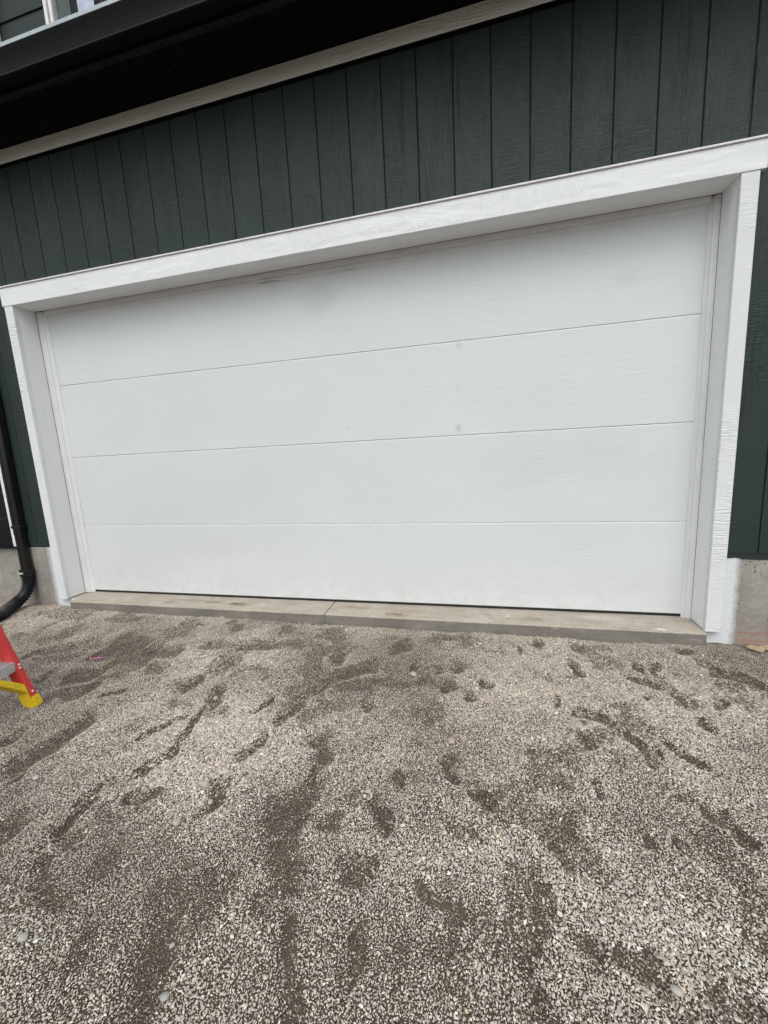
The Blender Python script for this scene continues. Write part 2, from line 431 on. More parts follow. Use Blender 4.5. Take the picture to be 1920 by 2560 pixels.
# ------------------------------------------------------------------ ground: raked gravel with scuffs and footprints
PATCH = np.array([(1.64, -1.29, 1.61, -1.5, 0.05, 1.0, 2.12), (1.39, -1.41, 1.39, -1.41, 0.027, 0.7, 2.23), (1.98, -0.85, 1.94, -0.92, 0.029, 0.9, 2.15), (2.17, -0.92, 2.2, -1.02, 0.037, 0.9, 2.03), (2.28, -1.08, 2.28, -1.08, 0.028, 0.8, 1.89), (2.11, -1.18, 2.04, -1.28, 0.019, 0.74, 1.91), (2.18, -1.16, 2.24, -1.28, 0.02, 1.0, 1.89), (2.25, -1.37, 2.18, -1.47, 0.019, 1.0, 1.76), (2.19, -1.48, 2.2, -1.49, 0.023, 1.0, 1.74), (2.33, -1.57, 2.25, -1.59, 0.019, 0.66, 1.63), (2.12, -1.66, 2.14, -1.71, 0.019, 0.82, 1.7), (2.12, -1.56, 2.07, -1.62, 0.019, 0.66, 1.74), (2.58, -1.55, 2.59, -1.56, 0.029, 1.0, 1.52), (2.59, -1.24, 2.55, -1.32, 0.03, 1.0, 1.67), (2.61, -1.09, 2.64, -0.98, 0.034, 0.9, 1.75), (2.82, -1.18, 2.88, -1.26, 0.042, 1.0, 1.64), (2.87, -1.33, 2.87, -1.38, 0.019, 0.66, 1.53), (2.68, -0.84, 2.7, -0.8, 0.03, 1.0, 1.87), (2.67, -0.47, 2.7, -0.49, 0.045, 0.9, 2.12), (2.05, -0.66, 2.05, -0.66, 0.036, 0.7, 2.22), (1.62, -0.61, 1.4, -0.65, 0.037, 0.8, 2.45), (2.01, -0.47, 2.22, -0.4, 0.023, 0.9, 2.35), (2.87, -1.47, 2.83, -1.54, 0.05, 1.0, 1.46), (2.9, -1.58, 2.9, -1.59, 0.046, 1.0, 1.4), (3.03, -1.54, 3.03, -1.55, 0.031, 0.8, 1.38), (2.98, -0.91, 2.98, -0.92, 0.034, 0.8, 1.76), (3.16, -1.43, 3.19, -1.48, 0.02, 0.9, 1.42), (1.31, -0.92, 1.19, -0.97, 0.034, 0.8, 2.47), (1.29, -0.8, 1.29, -0.8, 0.028, 0.7, 2.54), (0.99, -0.95, 0.98, -0.95, 0.041, 0.7, 2.66), (1.6, -1.01, 1.55, -1.06, 0.019, 0.66, 2.26), (1.9, -1.76, 1.93, -1.78, 0.032, 1.0, 1.79), (1.67, -1.58, 1.68, -1.59, 0.019, 0.66, 1.99), (2.48, -0.97, 2.45, -1.02, 0.021, 0.8, 1.87), (2.9, -0.59, 2.73, -0.71, 0.046, 0.7, 1.98), (1.68, -0.8, 1.59, -0.81, 0.03, 0.6, 2.33), (1.29, -1.11, 1.4, -1.07, 0.033, 0.7, 2.41), (3.37, -0.51, 3.39, -0.52, 0.032, 0.9, 1.98), (3.05, -0.33, 3.01, -0.35, 0.043, 0.8, 2.14), (3.15, -0.55, 3.15, -0.55, 0.026, 0.7, 1.97), (3.36, -0.72, 3.35, -0.73, 0.026, 1.0, 1.83), (3.57, -0.67, 3.52, -0.66, 0.019, 0.82, 1.86), (3.47, -0.8, 3.46, -0.81, 0.022, 0.8, 1.78), (3.85, -0.2, 3.85, -0.2, 0.028, 0.9, 2.21), (4.07, -0.2, 4.08, -0.2, 0.03, 0.9, 2.23), (4.0, -0.42, 4.01, -0.45, 0.03, 1.0, 2.07), (3.74, -0.28, 3.74, -0.28, 0.021, 0.8, 2.15), (4.31, -0.35, 4.34, -0.38, 0.02, 0.8, 2.18), (4.42, -0.38, 4.42, -0.39, 0.027, 0.9, 2.19), (4.26, -0.51, 4.37, -0.55, 0.019, 0.74, 2.06), (4.42, -0.61, 4.42, -0.62, 0.031, 1.0, 2.03), (4.68, -0.3, 4.82, -0.49, 0.019, 0.82, 2.31), (4.68, -0.39, 4.8, -0.4, 0.019, 0.74, 2.26), (4.56, -0.64, 4.54, -0.65, 0.023, 0.9, 2.06), (4.42, -0.81, 4.43, -0.82, 0.026, 1.0, 1.91), (3.92, -0.83, 4.04, -0.88, 0.019, 0.82, 1.78), (4.08, -0.95, 4.12, -1.05, 0.025, 1.0, 1.73), (3.93, -1.0, 3.92, -1.0, 0.03, 0.9, 1.67), (4.24, -0.96, 4.32, -1.05, 0.019, 0.82, 1.77), (4.18, -1.05, 4.18, -1.05, 0.019, 0.57, 1.69), (3.37, -1.2, 3.44, -1.27, 0.019, 0.82, 1.52), (3.5, -1.31, 3.54, -1.38, 0.025, 1.0, 1.45), (3.52, -1.41, 3.52, -1.41, 0.019, 0.66, 1.39), (3.92, -1.23, 3.92, -1.25, 0.019, 0.66, 1.53), (3.79, -1.11, 3.79, -1.11, 0.019, 0.57, 1.59), (4.24, -1.26, 4.29, -1.27, 0.019, 0.82, 1.58), (4.3, -1.27, 4.31, -1.32, 0.019, 0.82, 1.6), (3.84, -0.77, 3.84, -0.77, 0.019, 0.66, 1.81), (3.77, -1.41, 3.71, -1.44, 0.026, 0.9, 1.41), (3.21, -1.5, 3.22, -1.51, 0.023, 1.0, 1.37), (3.22, -1.32, 3.21, -1.32, 0.022, 0.7, 1.47), (3.69, -1.1, 3.76, -1.08, 0.023, 0.5, 1.58), (2.19, -1.83, 2.24, -1.88, 0.019, 0.66, 1.6), (2.27, -1.9, 2.35, -1.91, 0.019, 0.66, 1.54), (2.17, -1.74, 2.2, -1.76, 0.019, 0.52, 1.65), (2.88, -1.63, 2.96, -1.7, 0.051, 0.8, 1.38), (3.16, -1.65, 3.12, -1.64, 0.038, 0.72, 1.3), (2.71, -1.94, 2.76, -2.06, 0.051, 0.8, 1.32), (3.02, -1.84, 3.09, -1.98, 0.025, 0.8, 1.25), (3.2, -1.79, 3.22, -1.87, 0.029, 0.8, 1.23), (1.95, -1.78, 1.95, -1.78, 0.024, 0.8, 1.76), (2.65, -1.83, 2.8, -1.87, 0.04, 0.44, 1.38), (2.93, -1.8, 2.93, -1.8, 0.029, 0.48, 1.29), (3.37, -1.67, 3.45, -1.69, 0.022, 0.72, 1.26), (3.5, -1.7, 3.51, -1.71, 0.025, 0.64, 1.24), (3.68, -1.6, 3.65, -1.7, 0.027, 0.72, 1.3), (3.63, -1.72, 3.64, -1.74, 0.025, 0.8, 1.23), (3.63, -1.79, 3.64, -1.82, 0.019, 0.66, 1.2), (3.74, -1.43, 3.76, -1.5, 0.028, 0.64, 1.39), (4.0, -1.42, 4.0, -1.42, 0.02, 0.64, 1.44), (4.11, -1.39, 4.11, -1.39, 0.019, 0.52, 1.48), (4.29, -1.33, 4.29, -1.33, 0.02, 0.8, 1.57), (3.75, -1.72, 3.78, -1.73, 0.019, 0.72, 1.24), (3.83, -1.74, 3.91, -1.76, 0.024, 0.72, 1.25), (4.13, -1.65, 4.17, -1.66, 0.02, 0.64, 1.36), (3.43, -1.78, 3.43, -1.78, 0.053, 0.44, 1.21), (3.33, -1.81, 3.33, -1.81, 0.041, 0.4, 1.2), (4.0, -1.78, 4.07, -1.78, 0.028, 0.44, 1.26), (3.6, -1.89, 3.67, -1.87, 0.025, 0.4, 1.16), (3.48, -1.86, 3.45, -1.89, 0.032, 0.4, 1.17), (1.5, -0.72, 1.08, -0.69, 0.043, 0.55, 2.46), (2.38, -0.39, 1.75, -0.47, 0.037, 0.6, 2.26), (0.63, -0.75, 0.86, -0.63, 0.046, 0.5, 2.97), (1.09, -0.56, 1.31, -0.6, 0.047, 0.6, 2.77)])
def damp(x, y, fine=True):
    """1 where the stones are scuffed away and the damp brown fines show"""
    wx = x + .085 * (fbm(x, y, 7, 3) - .5) + .05 * (fbm(x, y, 31, 2) - .5)
    wy = y + .10 * (fbm(x + 9, y + 4, 7, 3) - .5) + .07 * (fbm(x + 3, y, 31, 2) - .5)
    if not fine: wx, wy = x + .08 * (fbm(x, y, 7, 2) - .5), y + .09 * (fbm(x + 9, y + 4, 7, 2) - .5)
    d = np.zeros_like(x)
    for ax, ay, bx, by, r, s, ky in PATCH:
        ex, ey = bx - ax, by - ay
        L = ex * ex + ey * ey + 1e-9
        k = np.clip(((wx - ax) * ex + (wy - ay) * ey) / L, 0, 1)
        q = np.hypot(wx - ax - k * ex, (wy - ay - k * ey) / ky) / r
        d = np.maximum(d, s * (np.clip((1.25 - q) / .95, 0, 1) if fine else np.exp(-(q / 1.25) ** 2)))
    if not fine: return d
    n = fbm(x + 50, y + 20, 5.5, 4)
    far = np.clip((y + 1.3) / .9, 0, 1) * np.clip((3.4 - x) / 1.6, 0, 1)     # finer, browner by the wall on the left
    d = np.maximum(d, np.clip((n - .655 + .11 * far) / .14, 0, .42))
    outside = np.clip((np.abs(x - 3) - 3.2) / .5, 0, 1)
    return np.clip(d, 0, 1) * (1 - .4 * outside)
def height(x, y):
    base = -.066 - .016 * np.clip((y + .16) / .14, 0, 1) - .010 * np.clip((x - 2.5) / 2.5, -1, 1) * np.clip((y + .9) / .8, 0, 1)
    near = np.clip((np.hypot(x - 3, y + 1.2) - 6) / 3, 0, 1)
    z = base + (.030 * (fbm(x, y, 2.3, 3) - .5) * 1.35 * np.clip(-(y + .02) / .5, .25, 1) + .016 * (fbm(x + 5, y, 8.5, 3) - .5)) * (1 - near)
    dd = damp(x, y, False)
    z = z - .022 * dd + .006 * np.exp(-((dd - .25) / .16) ** 2)      # trodden dips with pushed-up rims
    k = np.exp(-((x - 1.272) ** 2 + (y - -1.175) ** 2) / .012)
    z = z * (1 - k) - .066 * k                      # trodden flat under the ladder foot
    z = z - .06 * np.exp(-((x - 4.63) / .04) ** 2 - ((y + .150) / .028) ** 2)
    z = z + .020 * np.clip((y + .20) / .14, 0, 1) * (fbm(x + 40, y * .3, 4.2, 3) - .42)      # banked unevenly against the concrete
    return z

def axis_pts(a, b, step, far):
    core = np.arange(a, b + step / 2, step)
    g = []; s = step; v = 0
    while v < far: s *= 1.45; v += s; g.append(v)
    g = np.array(g)
    return np.concatenate([a - g[::-1], core, b + g])
gx, gy = axis_pts(-1.2, 6.4, .020, 60), axis_pts(-3.4, .1, .020, 60)
XX, YY = np.meshgrid(gx, gy)
ZZ = height(XX.ravel(), YY.ravel()) - .0012
nx, ny = len(gx), len(gy)
me = bpy.data.meshes.new('ground')
idx = np.arange(nx * ny).reshape(ny, nx)
quads = np.stack([idx[:-1, :-1], idx[:-1, 1:], idx[1:, 1:], idx[1:, :-1]], -1).reshape(-1, 4)
me.from_pydata(np.stack([XX.ravel(), YY.ravel(), ZZ], 1).tolist(), [], quads.tolist())
me.materials.append(M['fines'])
me.polygons.foreach_set('use_smooth', [True] * len(me.polygons))
ground = tag(link('ground', me), kind='structure')

# stone shapes, kept out of the scene and instanced
stones = bpy.data.collections.new('gravel_shapes')
for k in range(9):
    bm = bmesh.new()
    bmesh.ops.create_icosphere(bm, subdivisions=2, radius=.5)
    sx, sy, sz = random.uniform(.9, 1.25), random.uniform(.62, .85), random.uniform(.42, .62)
    off = Vector((k * 7.1, 3.3, 1.7))
    cuts = [Vector((random.gauss(0, 1), random.gauss(0, 1), random.gauss(0, 1))).normalized() for _ in range(4)]
    for v in bm.verts:
        p = v.co.copy()
        p *= 1 + .30 * mnoise.noise(p * 2.6 + off)
        for c in cuts:                       # broken flat facets
            e = p.dot(c) - .36
            if e > 0: p -= c * e * .85
        v.co = Vector((p.x * sx, p.y * sy, p.z * sz))
    m = bpy.data.meshes.new('gravel_shape'); bm.to_mesh(m); bm.free()
    m.polygons.foreach_set('use_smooth', [True] * len(m.polygons))
    m.materials.append(M['stone'])
    stones.objects.link(bpy.data.objects.new('gravel_shape', m))

def scatter(x0, x1, y0, y1, sp):
    ax = np.arange(x0, x1, sp); ay = np.arange(y0, y1, sp)
    X, Y = np.meshgrid(ax, ay)
    X = X.ravel() + rng.uniform(-.6, .6, X.size) * sp; Y = Y.ravel() + rng.uniform(-.6, .6, Y.size) * sp
    return X, Y
# dense where the photograph looks, thinner further out
X1, Y1 = scatter(-1.0, 5.9, -2.35, .0, .0046)
lx = np.interp(Y1, [-2.4, -2.1, -1.6, -.6, 0], [2.0, 2.05, 1.45, -.4, -1.0])
rx = np.interp(Y1, [-2.4, -1.8, -.2, 0], [4.5, 4.6, 5.7, 5.9])
ins = (X1 > lx) & (X1 < rx)
X1, Y1 = X1[ins], Y1[ins]
X2, Y2 = scatter(-3.0, 8.0, -4.2, .0, .019)
l2 = np.interp(Y2, [-2.4, -2.1, -1.6, -.6, 0], [2.0, 2.05, 1.45, -.4, -1.0])
r2 = np.interp(Y2, [-2.4, -1.8, -.2, 0], [4.5, 4.6, 5.7, 5.9])
out = ~((X2 > l2) & (X2 < r2) & (Y2 > -2.35))
X2, Y2 = X2[out], Y2[out]
GX, GY = np.concatenate([X1, X2]), np.concatenate([Y1, Y2])
coarse = np.concatenate([np.zeros(len(X1)), np.ones(len(X2))])
D = damp(GX, GY)
mott = np.clip((fbm(GX + 13, GY + 77, 19, 3) - .42) / .25, 0, 1)         # thin spots where the bed shows
keep = rng.random(len(GX)) > np.maximum(.28 * D, .03 + .12 * mott)
keep &= ~((GY > -.062) & (GX > .055) & (GX < 4.80)) & (GY < -.004)
GX, GY, D, coarse = GX[keep], GY[keep], D[keep], coarse[keep]
D = np.maximum(D, np.exp(-((GX - 4.63) / .045) ** 2 - ((GY + .150) / .030) ** 2))
# a few crumbs kicked up onto the apron
CX = np.concatenate([rng.normal(c, w, k) for c, w, k in ((1.35, .28, 130), (2.85, .18, 90), (3.85, .14, 70), (4.25, .2, 45), (.5, .25, 40), (2.2, .3, 30))])
CY = rng.uniform(-.045, .15, len(CX))
ok = (CX > .09) & (CX < 4.75) & (np.abs(CX - 2.41) > .01)
CX, CY = CX[ok], CY[ok]
crumbs = np.concatenate([np.zeros(len(GX), bool), np.ones(len(CX), bool)])
mott_ = np.concatenate([mott[keep], np.zeros(len(CX))])
GX, GY, D, coarse = np.concatenate([GX, CX]), np.concatenate([GY, CY]), np.concatenate([D, np.full(len(CX), .6)]), np.concatenate([coarse, np.zeros(len(CX))])
n = len(GX)
zone = fbm(GX + 70, GY - 30, 1.6, 3)                     # coarser and finer drifts
size = np.exp(rng.normal(0, .30, n)) * .0047 * (.72 + .75 * np.clip((zone - .3) / .4, 0, 1)) * (1 - .22 * D)
big = rng.random(n) < .003
size = np.where(big, size * 1.7, size)
size = np.clip(size, .003, .018) * (1 + 1.3 * coarse)
size = np.where(crumbs, rng.uniform(.0025, .006, n), size)
GZ = np.where(crumbs, .0005 + .0115 * (GY + .05) * 1.0 + size * .18, height(GX, GY) + size * rng.uniform(.02, .42, n))
rot = np.stack([rng.normal(0, .42, n), rng.normal(0, .42, n), rng.uniform(0, 6.283, n)], 1)
scl = size[:, None] * np.stack([rng.uniform(.85, 1.3, n), rng.uniform(.8, 1.15, n), rng.uniform(.75, 1.2, n)], 1)
pal = np.array([(.43, .405, .375), (.50, .465, .425), (.36, .345, .33), (.56, .53, .49), (.29, .275, .255), (.40, .41, .41), (.45, .39, .32), (.66, .64, .60), (.19, .185, .18)])
wts = np.array([.22, .19, .16, .11, .09, .08, .07, .05, .03])
col = pal[rng.choice(len(pal), n, p=wts)] * rng.uniform(.80, 1.17, (n, 1)) * np.array((1.53, 1.435, 1.325))
nearby = np.clip((-GY - 1.0) / .7, 0, 1)[:, None]            # greyer washed stone further from the wall
col = col * (1 - nearby) + col * np.array([.985, .99, 1.0]) * nearby
wet = (np.where(rng.random(n) < np.clip(D * 1.12, 0, .76), rng.uniform(.65, 1.0, n), np.where(rng.random(n) < .10 * mott_, .7, rng.uniform(0, .35, n) * D)))[:, None]
soil = np.array([.118, .081, .053]) * rng.uniform(.6, 1.5, (n, 1))
col = col * (1 - wet * .9) + soil * wet * .9
# thin film of brown dust by the wall
film = (np.clip((GY + 1.2) / 1.0, 0, 1) * .32 * np.clip(fbm(GX, GY, 3.1, 3) * 2 - .35, 0, 1))[:, None]
col = col * (1 - film) + np.array([.17, .14, .11]) * film
me = bpy.data.meshes.new('gravel')
me.vertices.add(n)
me.vertices.foreach_set('co', np.stack([GX, GY, GZ], 1).ravel().astype(np.float32))
for nm, arr in (('rot', rot), ('scl', scl)):
    a = me.attributes.new(nm, 'FLOAT_VECTOR', 'POINT'); a.data.foreach_set('vector', arr.ravel().astype(np.float32))
a = me.attributes.new('tint', 'FLOAT_COLOR', 'POINT')
a.data.foreach_set('color', np.concatenate([np.clip(col, .01, .9), np.ones((n, 1))], 1).ravel().astype(np.float32))
a = me.attributes.new('pick', 'INT', 'POINT'); a.data.foreach_set('value', rng.integers(0, 9, n).astype(np.int32))
me.materials.append(M['stone'])
gravel = tag(link('gravel', me), 'loose grey and tan crushed gravel with damp brown scuffs before the garage', 'gravel', kind='stuff')
ng = bpy.data.node_groups.new('lay_gravel', 'GeometryNodeTree')
ng.interface.new_socket('Geometry', in_out='INPUT', socket_type='NodeSocketGeometry')
ng.interface.new_socket('Geometry', in_out='OUTPUT', socket_type='NodeSocketGeometry')
gi, go = ng.nodes.new('NodeGroupInput'), ng.nodes.new('NodeGroupOutput')
ci = ng.nodes.new('GeometryNodeCollectionInfo'); ci.inputs['Collection'].default_value = stones
ci.inputs['Separate Children'].default_value = True; ci.inputs['Reset Children'].default_value = True
ip = ng.nodes.new('GeometryNodeInstanceOnPoints'); ip.inputs['Pick Instance'].default_value = True
def attr(nm, dt):
    nd = ng.nodes.new('GeometryNodeInputNamedAttribute'); nd.data_type = dt; nd.inputs['Name'].default_value = nm
    return nd.outputs['Attribute']
ng.links.new(gi.outputs[0], ip.inputs['Points'])
ng.links.new(ci.outputs[0], ip.inputs['Instance'])
ng.links.new(attr('pick', 'INT'), ip.inputs['Instance Index'])
ng.links.new(attr('rot', 'FLOAT_VECTOR'), ip.inputs['Rotation'])
ng.links.new(attr('scl', 'FLOAT_VECTOR'), ip.inputs['Scale'])
ng.links.new(ip.outputs[0], go.inputs[0])
gravel.modifiers.new('lay_gravel', 'NODES').node_group = ng

def gz(x, y): return float(height(np.array([x]), np.array([y]))[0])

# ------------------------------------------------------------------ concrete apron under the door
W, HT = 4.790, 2.4035            # trim opening
apron = tag(link('concrete_apron', None), kind='structure')
for x0, x1 in ((.066, 2.4065), (2.4135, 4.787)):
    mb = MB()
    n = 24
    def pt(i, y, z): 
        x = x0 + (x1 - x0) * i / n
        return (x, y + .004 * mnoise.noise(Vector((x * 2.3, z * 9, 1))) * (y < 0), z)
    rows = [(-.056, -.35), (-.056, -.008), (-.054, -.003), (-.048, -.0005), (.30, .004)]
    vs = [pt(i, y, z) for y, z in rows for i in range(n + 1)]
    for r in range(len(rows) - 1):
        mb_f = [(r * (n + 1) + i, r * (n + 1) + i + 1, (r + 1) * (n + 1) + i + 1, (r + 1) * (n + 1) + i) for i in range(n)]
        o = len(mb.v)
        if r == 0: mb.add(vs, [])
        mb.f += mb_f; mb.mi += [1 if r == 0 else 0] * n
    k = n + 1
    mb.v += [(x0, .30, -.35), (x1, .30, -.35)]
    a, b = len(mb.v) - 2, len(mb.v) - 1
    mb.f += [tuple(r * k for r in range(len(rows))) + (a,), tuple(r * k + n for r in range(len(rows))) + (b,)]; mb.mi += [1, 1]
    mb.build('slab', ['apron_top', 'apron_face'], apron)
MB().box(2.4065, 2.4135, -.050, .30, -.3, -.010).build('joint_filler', 'apron_face', apron)

MB().box(-.030, .0655, .010, .30, -.10, -.0008).build('slab_end', 'apron_top', apron, bevel=.001)

# ------------------------------------------------------------------ the house
house = tag(link('house', None, loc=(2.4, .3, -.06)), 'dark green house front with white garage door, cream band and black eave', 'house')
HL = Vector(house.location)
def H(mb, name, mats, parent=house, **kw):
    """build in world metres and hang under the house"""
    o = mb.build(name, mats, None, **kw)
    o.parent = parent
    if parent is house: o.matrix_parent_inverse = Matrix.Translation(-HL)
    return o
def part(name, parent=house):
    o = link(name, None); o.parent = parent; o.matrix_parent_inverse = Matrix.Translation(-HL); return o

XL, XR = -3.1, 8.1
G0, GP = .1505, .2032
# wall core behind the boards, also the groove floors
mb = MB()
mb.box(XL, -.031, .0065, .15, .40, 3.50).box(W + .031, XR, .0065, .15, .40, 3.50).box(-.031, W + .031, .0065, .15, HT + .030, 3.50)
mb.box(XL, XL + .15, .151, 6.0, .40, 3.50).box(XR - .15, XR, .151, 6.0, .40, 3.50).box(XL, XR, 6.001, 6.15, .40, 7.6)
siding = H(mb, 'siding', 'backing')
def plank_mesh(w, z0, z1, groove, seam=False):
    g = groove / 2
    c = .0022
    prof = [(g, .0095), (g, .0016), (g + c, 0), (w - g - c, 0), (w - g, .0016), (w - g, .0095)]
    return MB().prism(prof, z0, z1, 'z').mesh('plank', 'green')
cache = {}
k0, k1 = int(math.floor((-.43 - G0) / GP)), int(math.ceil((XR - G0) / GP))
for k in range(-3, k1):
    x = G0 + k * GP
    z0 = .470 if (x < -.06 or x > 4.80) else 2.530
    key = (z0,)
    if key not in cache: cache[key] = plank_mesh(GP, z0, 3.385, .0068)
    o = link('plank', cache[key], siding, None)
    o.matrix_parent_inverse = Matrix.Translation((0, 0, 0))
    o.location = (x, random.uniform(-.0008, .0008), 0)
# two sheet joints show as darker seams
for k in (11, 23, -1):
    x = G0 + k * GP
    H(MB().box(x - .0028, x + .0028, .0042, .0064, .471 if (x < 0 or x > 4.8) else 2.531, 3.384), 'sheet_joint', 'seam', siding)
# dark boarding left of the corner board
H(MB().box(XL, -.506, -.0035, .006, .478, 3.385), 'black_panel', 'black_paint')
H(MB().box(XL, -.500, -.030, .010, .455, .476), 'sill_flashing', 'gutter', bevel=.002)
H(MB().box(-.505, -.430, -.022, .006, .470, 3.385), 'corner_board', 'white_v', bevel=.003)

# foundation
H(MB().prism([(XL, -.6), (.064, -.6), (.064, -.004), (-.031, -.004), (-.031, .462), (XL, .462)], .005, .20, 'y'), 'foundation', 'foundation')
H(MB().prism([(XR, -.6), (W, -.6), (W, -.004), (W + .031, -.004), (W + .031, .462), (XR, .462)], .005, .20, 'y'), 'foundation', 'foundation')
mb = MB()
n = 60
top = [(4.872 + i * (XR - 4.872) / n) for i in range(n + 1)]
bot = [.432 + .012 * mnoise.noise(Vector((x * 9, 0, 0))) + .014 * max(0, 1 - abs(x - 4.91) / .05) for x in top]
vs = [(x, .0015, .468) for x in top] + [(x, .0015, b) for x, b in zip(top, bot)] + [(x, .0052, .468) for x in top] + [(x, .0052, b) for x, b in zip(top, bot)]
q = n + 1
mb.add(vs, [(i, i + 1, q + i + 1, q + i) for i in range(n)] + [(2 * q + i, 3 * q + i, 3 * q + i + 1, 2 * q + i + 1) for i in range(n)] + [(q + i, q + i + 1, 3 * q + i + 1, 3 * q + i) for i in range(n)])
H(mb, 'dark_strip', 'strip_dark')  # near-black strip with an uneven lower edge, just below the siding on the right

# door surround
sur = part('door_surround')
H(MB().box(-.0955, W + .1045, -.031, .0055, HT, 2.5365), 'header_board', 'white_h', sur, bevel=.0025)
H(MB().box(-.0985, W + .1075, -.040, .0055, 2.5372, 2.5468), 'cap_flashing', 'cap', sur, bevel=.0012)
H(MB().box(-.081, 0, -.028, .0055, .001, HT - .0008), 'side_board', 'white_v', sur, bevel=.0025)
H(MB().box(W, W + .079, -.028, .0055, -.003, HT - .0008), 'side_board', 'white_v', sur, bevel=.0025)
H(MB().box(-.031, -.001, .0058, .1425, .006, HT + .030), 'jamb', 'white_j', sur, bevel=.0015)
H(MB().box(W + .001, W + .031, .0058, .1425, .003, HT + .030), 'jamb', 'white_j', sur, bevel=.0015)
H(MB().box(-.0005, W + .0005, .0058, .1425, HT + .001, HT + .030), 'head_jamb', 'white_j', sur, bevel=.0015)
# vinyl stops with their soft flaps
H(MB().prism([(-.0008, .1450), (.048, .1450), (.053, .147), (.057, .154), (.062, .1565), (.089, .1655), (.089, .1672), (.055, .1672), (-.0008, .1672)], .004, HT - .001, 'z'), 'stop', 'vinyl', sur)
H(MB().prism([(W + .0008, .1450), (W - .026, .1450), (W - .029, .147), (W - .031, .154), (W - .034, .1565), (W - .046, .1655), (W - .046, .1672), (W - .02, .1672), (W + .0008, .1672)], .003, HT - .001, 'z'), 'stop', 'vinyl', sur)
H(MB().prism([(.1450, HT + .0008), (.1450, HT - .024), (.146, HT - .027), (.1672, HT - .031), (.1672, HT + .0008)], .0895, W - .0465, 'x'), 'head_stop', 'vinyl', sur)
# the head flap: straight except where it has been torn and bent out
mb = MB()
n = 420
xs = [.0895 + (W - .136) * i / n for i in range(n + 1)]
def lift(x):
    def g(c, w): return math.exp(-((x - c) / w) ** 2)
    a = max(0.0, 1 - abs(x - 2.10) / .11) ** .7 * .017 * (1 if x > 2.02 else .2)
    return a + .007 * g(2.69, .035) + .005 * mnoise.noise(Vector((x * 2.1, 4, 0))) * .5 + .0006 * mnoise.noise(Vector((x * 17, 1, 0)))
def low(x):
    return HT - .058 + .0045 * mnoise.noise(Vector((x * 1.4, 9, 0))) + .0015 * mnoise.noise(Vector((x * 9, 2, 0))) + .006 * max(0, 1 - abs(x - 2.10) / .1)
vs = []
for x in xs:
    l = max(lift(x), 0)
    vs += [(x, .1660, HT - .0305), (x, .1655 - .35 * l, HT - .044), (x, .1660 - l, low(x)), (x, .1672 - l, low(x)), (x, .1667 - .35 * l, HT - .044), (x, .1672, HT - .0305)]
fs = []
for i in range(n):
    for j in range(5):
        fs.append((i * 6 + j, i * 6 + j + 1, i * 6 + 7 + j, i * 6 + 6 + j))
mb.add(vs, fs)
H(mb, 'head_flap', 'vinyl', sur, smooth=False)

# sectional garage door
door = part('garage_door')
door['label'] = 'white four-section garage door with fine horizontal wood grain'
ZB, HP, DY = .0229, .5979, .168
tilt = (.0010, -.0014, .0012, -.0006)
for i in range(4):
    z0, z1 = ZB + i * HP, ZB + (i + 1) * HP
    e = tilt[i]
    prof = [(DY + .045, z0 + .0005), (DY + .004, z0 + .0005), (DY + .0010 - e, z0 + .0012), (DY - e, z0 + .0035), (DY + e, z1 - .0080), (DY + .0012 + e, z1 - .0030), (DY + .0045, z1 - .0006), (DY + .045, z1 - .0006)]
    H(MB().prism(prof, .02, W - .02, 'x'), 'door_panel', 'door', door)
mb = MB()
n = 90
vs = []
for i in range(n + 1):
    x = .021 + (W - .042) * i / n
    b = .0012 * mnoise.noise(Vector((x * 6, 0, 3)))
    vs += [(x, .1735 + b, .0236), (x, .1715 + b, .012), (x, .1745 + b, .0042), (x, .205, .0042), (x, .205, .0236)]
mb.add(vs, [(i * 5 + j, i * 5 + (j + 1) % 5, i * 5 + 5 + (j + 1) % 5, i * 5 + 5 + j) for i in range(n) for j in range(5)])
H(mb, 'bottom_seal', 'rubber', door)

# cream band under the eave
fz = H(MB().box(XL, XR, -.022, .0055, 3.3560, 3.4460), 'frieze_board', 'cream', bevel=.002)
H(MB().box(XL, XR, -.0212, .0055, 3.3460, 3.3555), 'black_strip', 'gutter')  # thin black strip along the underside of the cream board

# boxed eave: grooved soffit boards, fascia, gutter
sof = H(MB().box(XL, XR, -.318, .004, 3.4585, 3.475), 'soffit', 'black_soffit')
sm = MB().prism([(.0035, 3.458), (.0035, 3.4500), (.0055, 3.4480), (GP - .0055, 3.4480), (GP - .0035, 3.4500), (GP - .0035, 3.458)], -.3175, -.0, 'y').mesh('soffit_plank', 'black_soffit')
for k in range(int((XL - G0) / GP) + 1, int((XR - G0) / GP) - 1):
    o = link('soffit_plank', sm, sof, None); o.matrix_parent_inverse = Matrix(); o.location = (G0 + k * GP, 0, 0)
H(MB().box(XL, XR, -.356, -.3185, 3.424, 3.60), 'fascia_board', 'black_paint', bevel=.003)
gp = [(-.3565, 3.446), (-.418, 3.438), (-.432, 3.437), (-.4385, 3.442), (-.4385, 3.449), (-.433, 3.455), (-.4255, 3.460), (-.4300, 3.480), (-.4375, 3.505), (-.4460, 3.528), (-.4530, 3.545), (-.4555, 3.5535), (-.4525, 3.5535), (-.4500, 3.546), (-.443, 3.529), (-.4345, 3.506), (-.427, 3.481), (-.4225, 3.461), (-.415, 3.4435), (-.3595, 3.4495), (-.3595, 3.58), (-.3565, 3.58)]
gut = H(MB().prism(gp, XL, XR, 'x'), 'gutter', 'gutter')
H(MB().prism([(-.4615, 3.5545), (-.4615, 3.5740), (-.4500, 3.5740), (-.4440, 3.5690), (-.4440, 3.5545)], XL, XR, 'x'), 'gutter_lip', 'lip', gut)
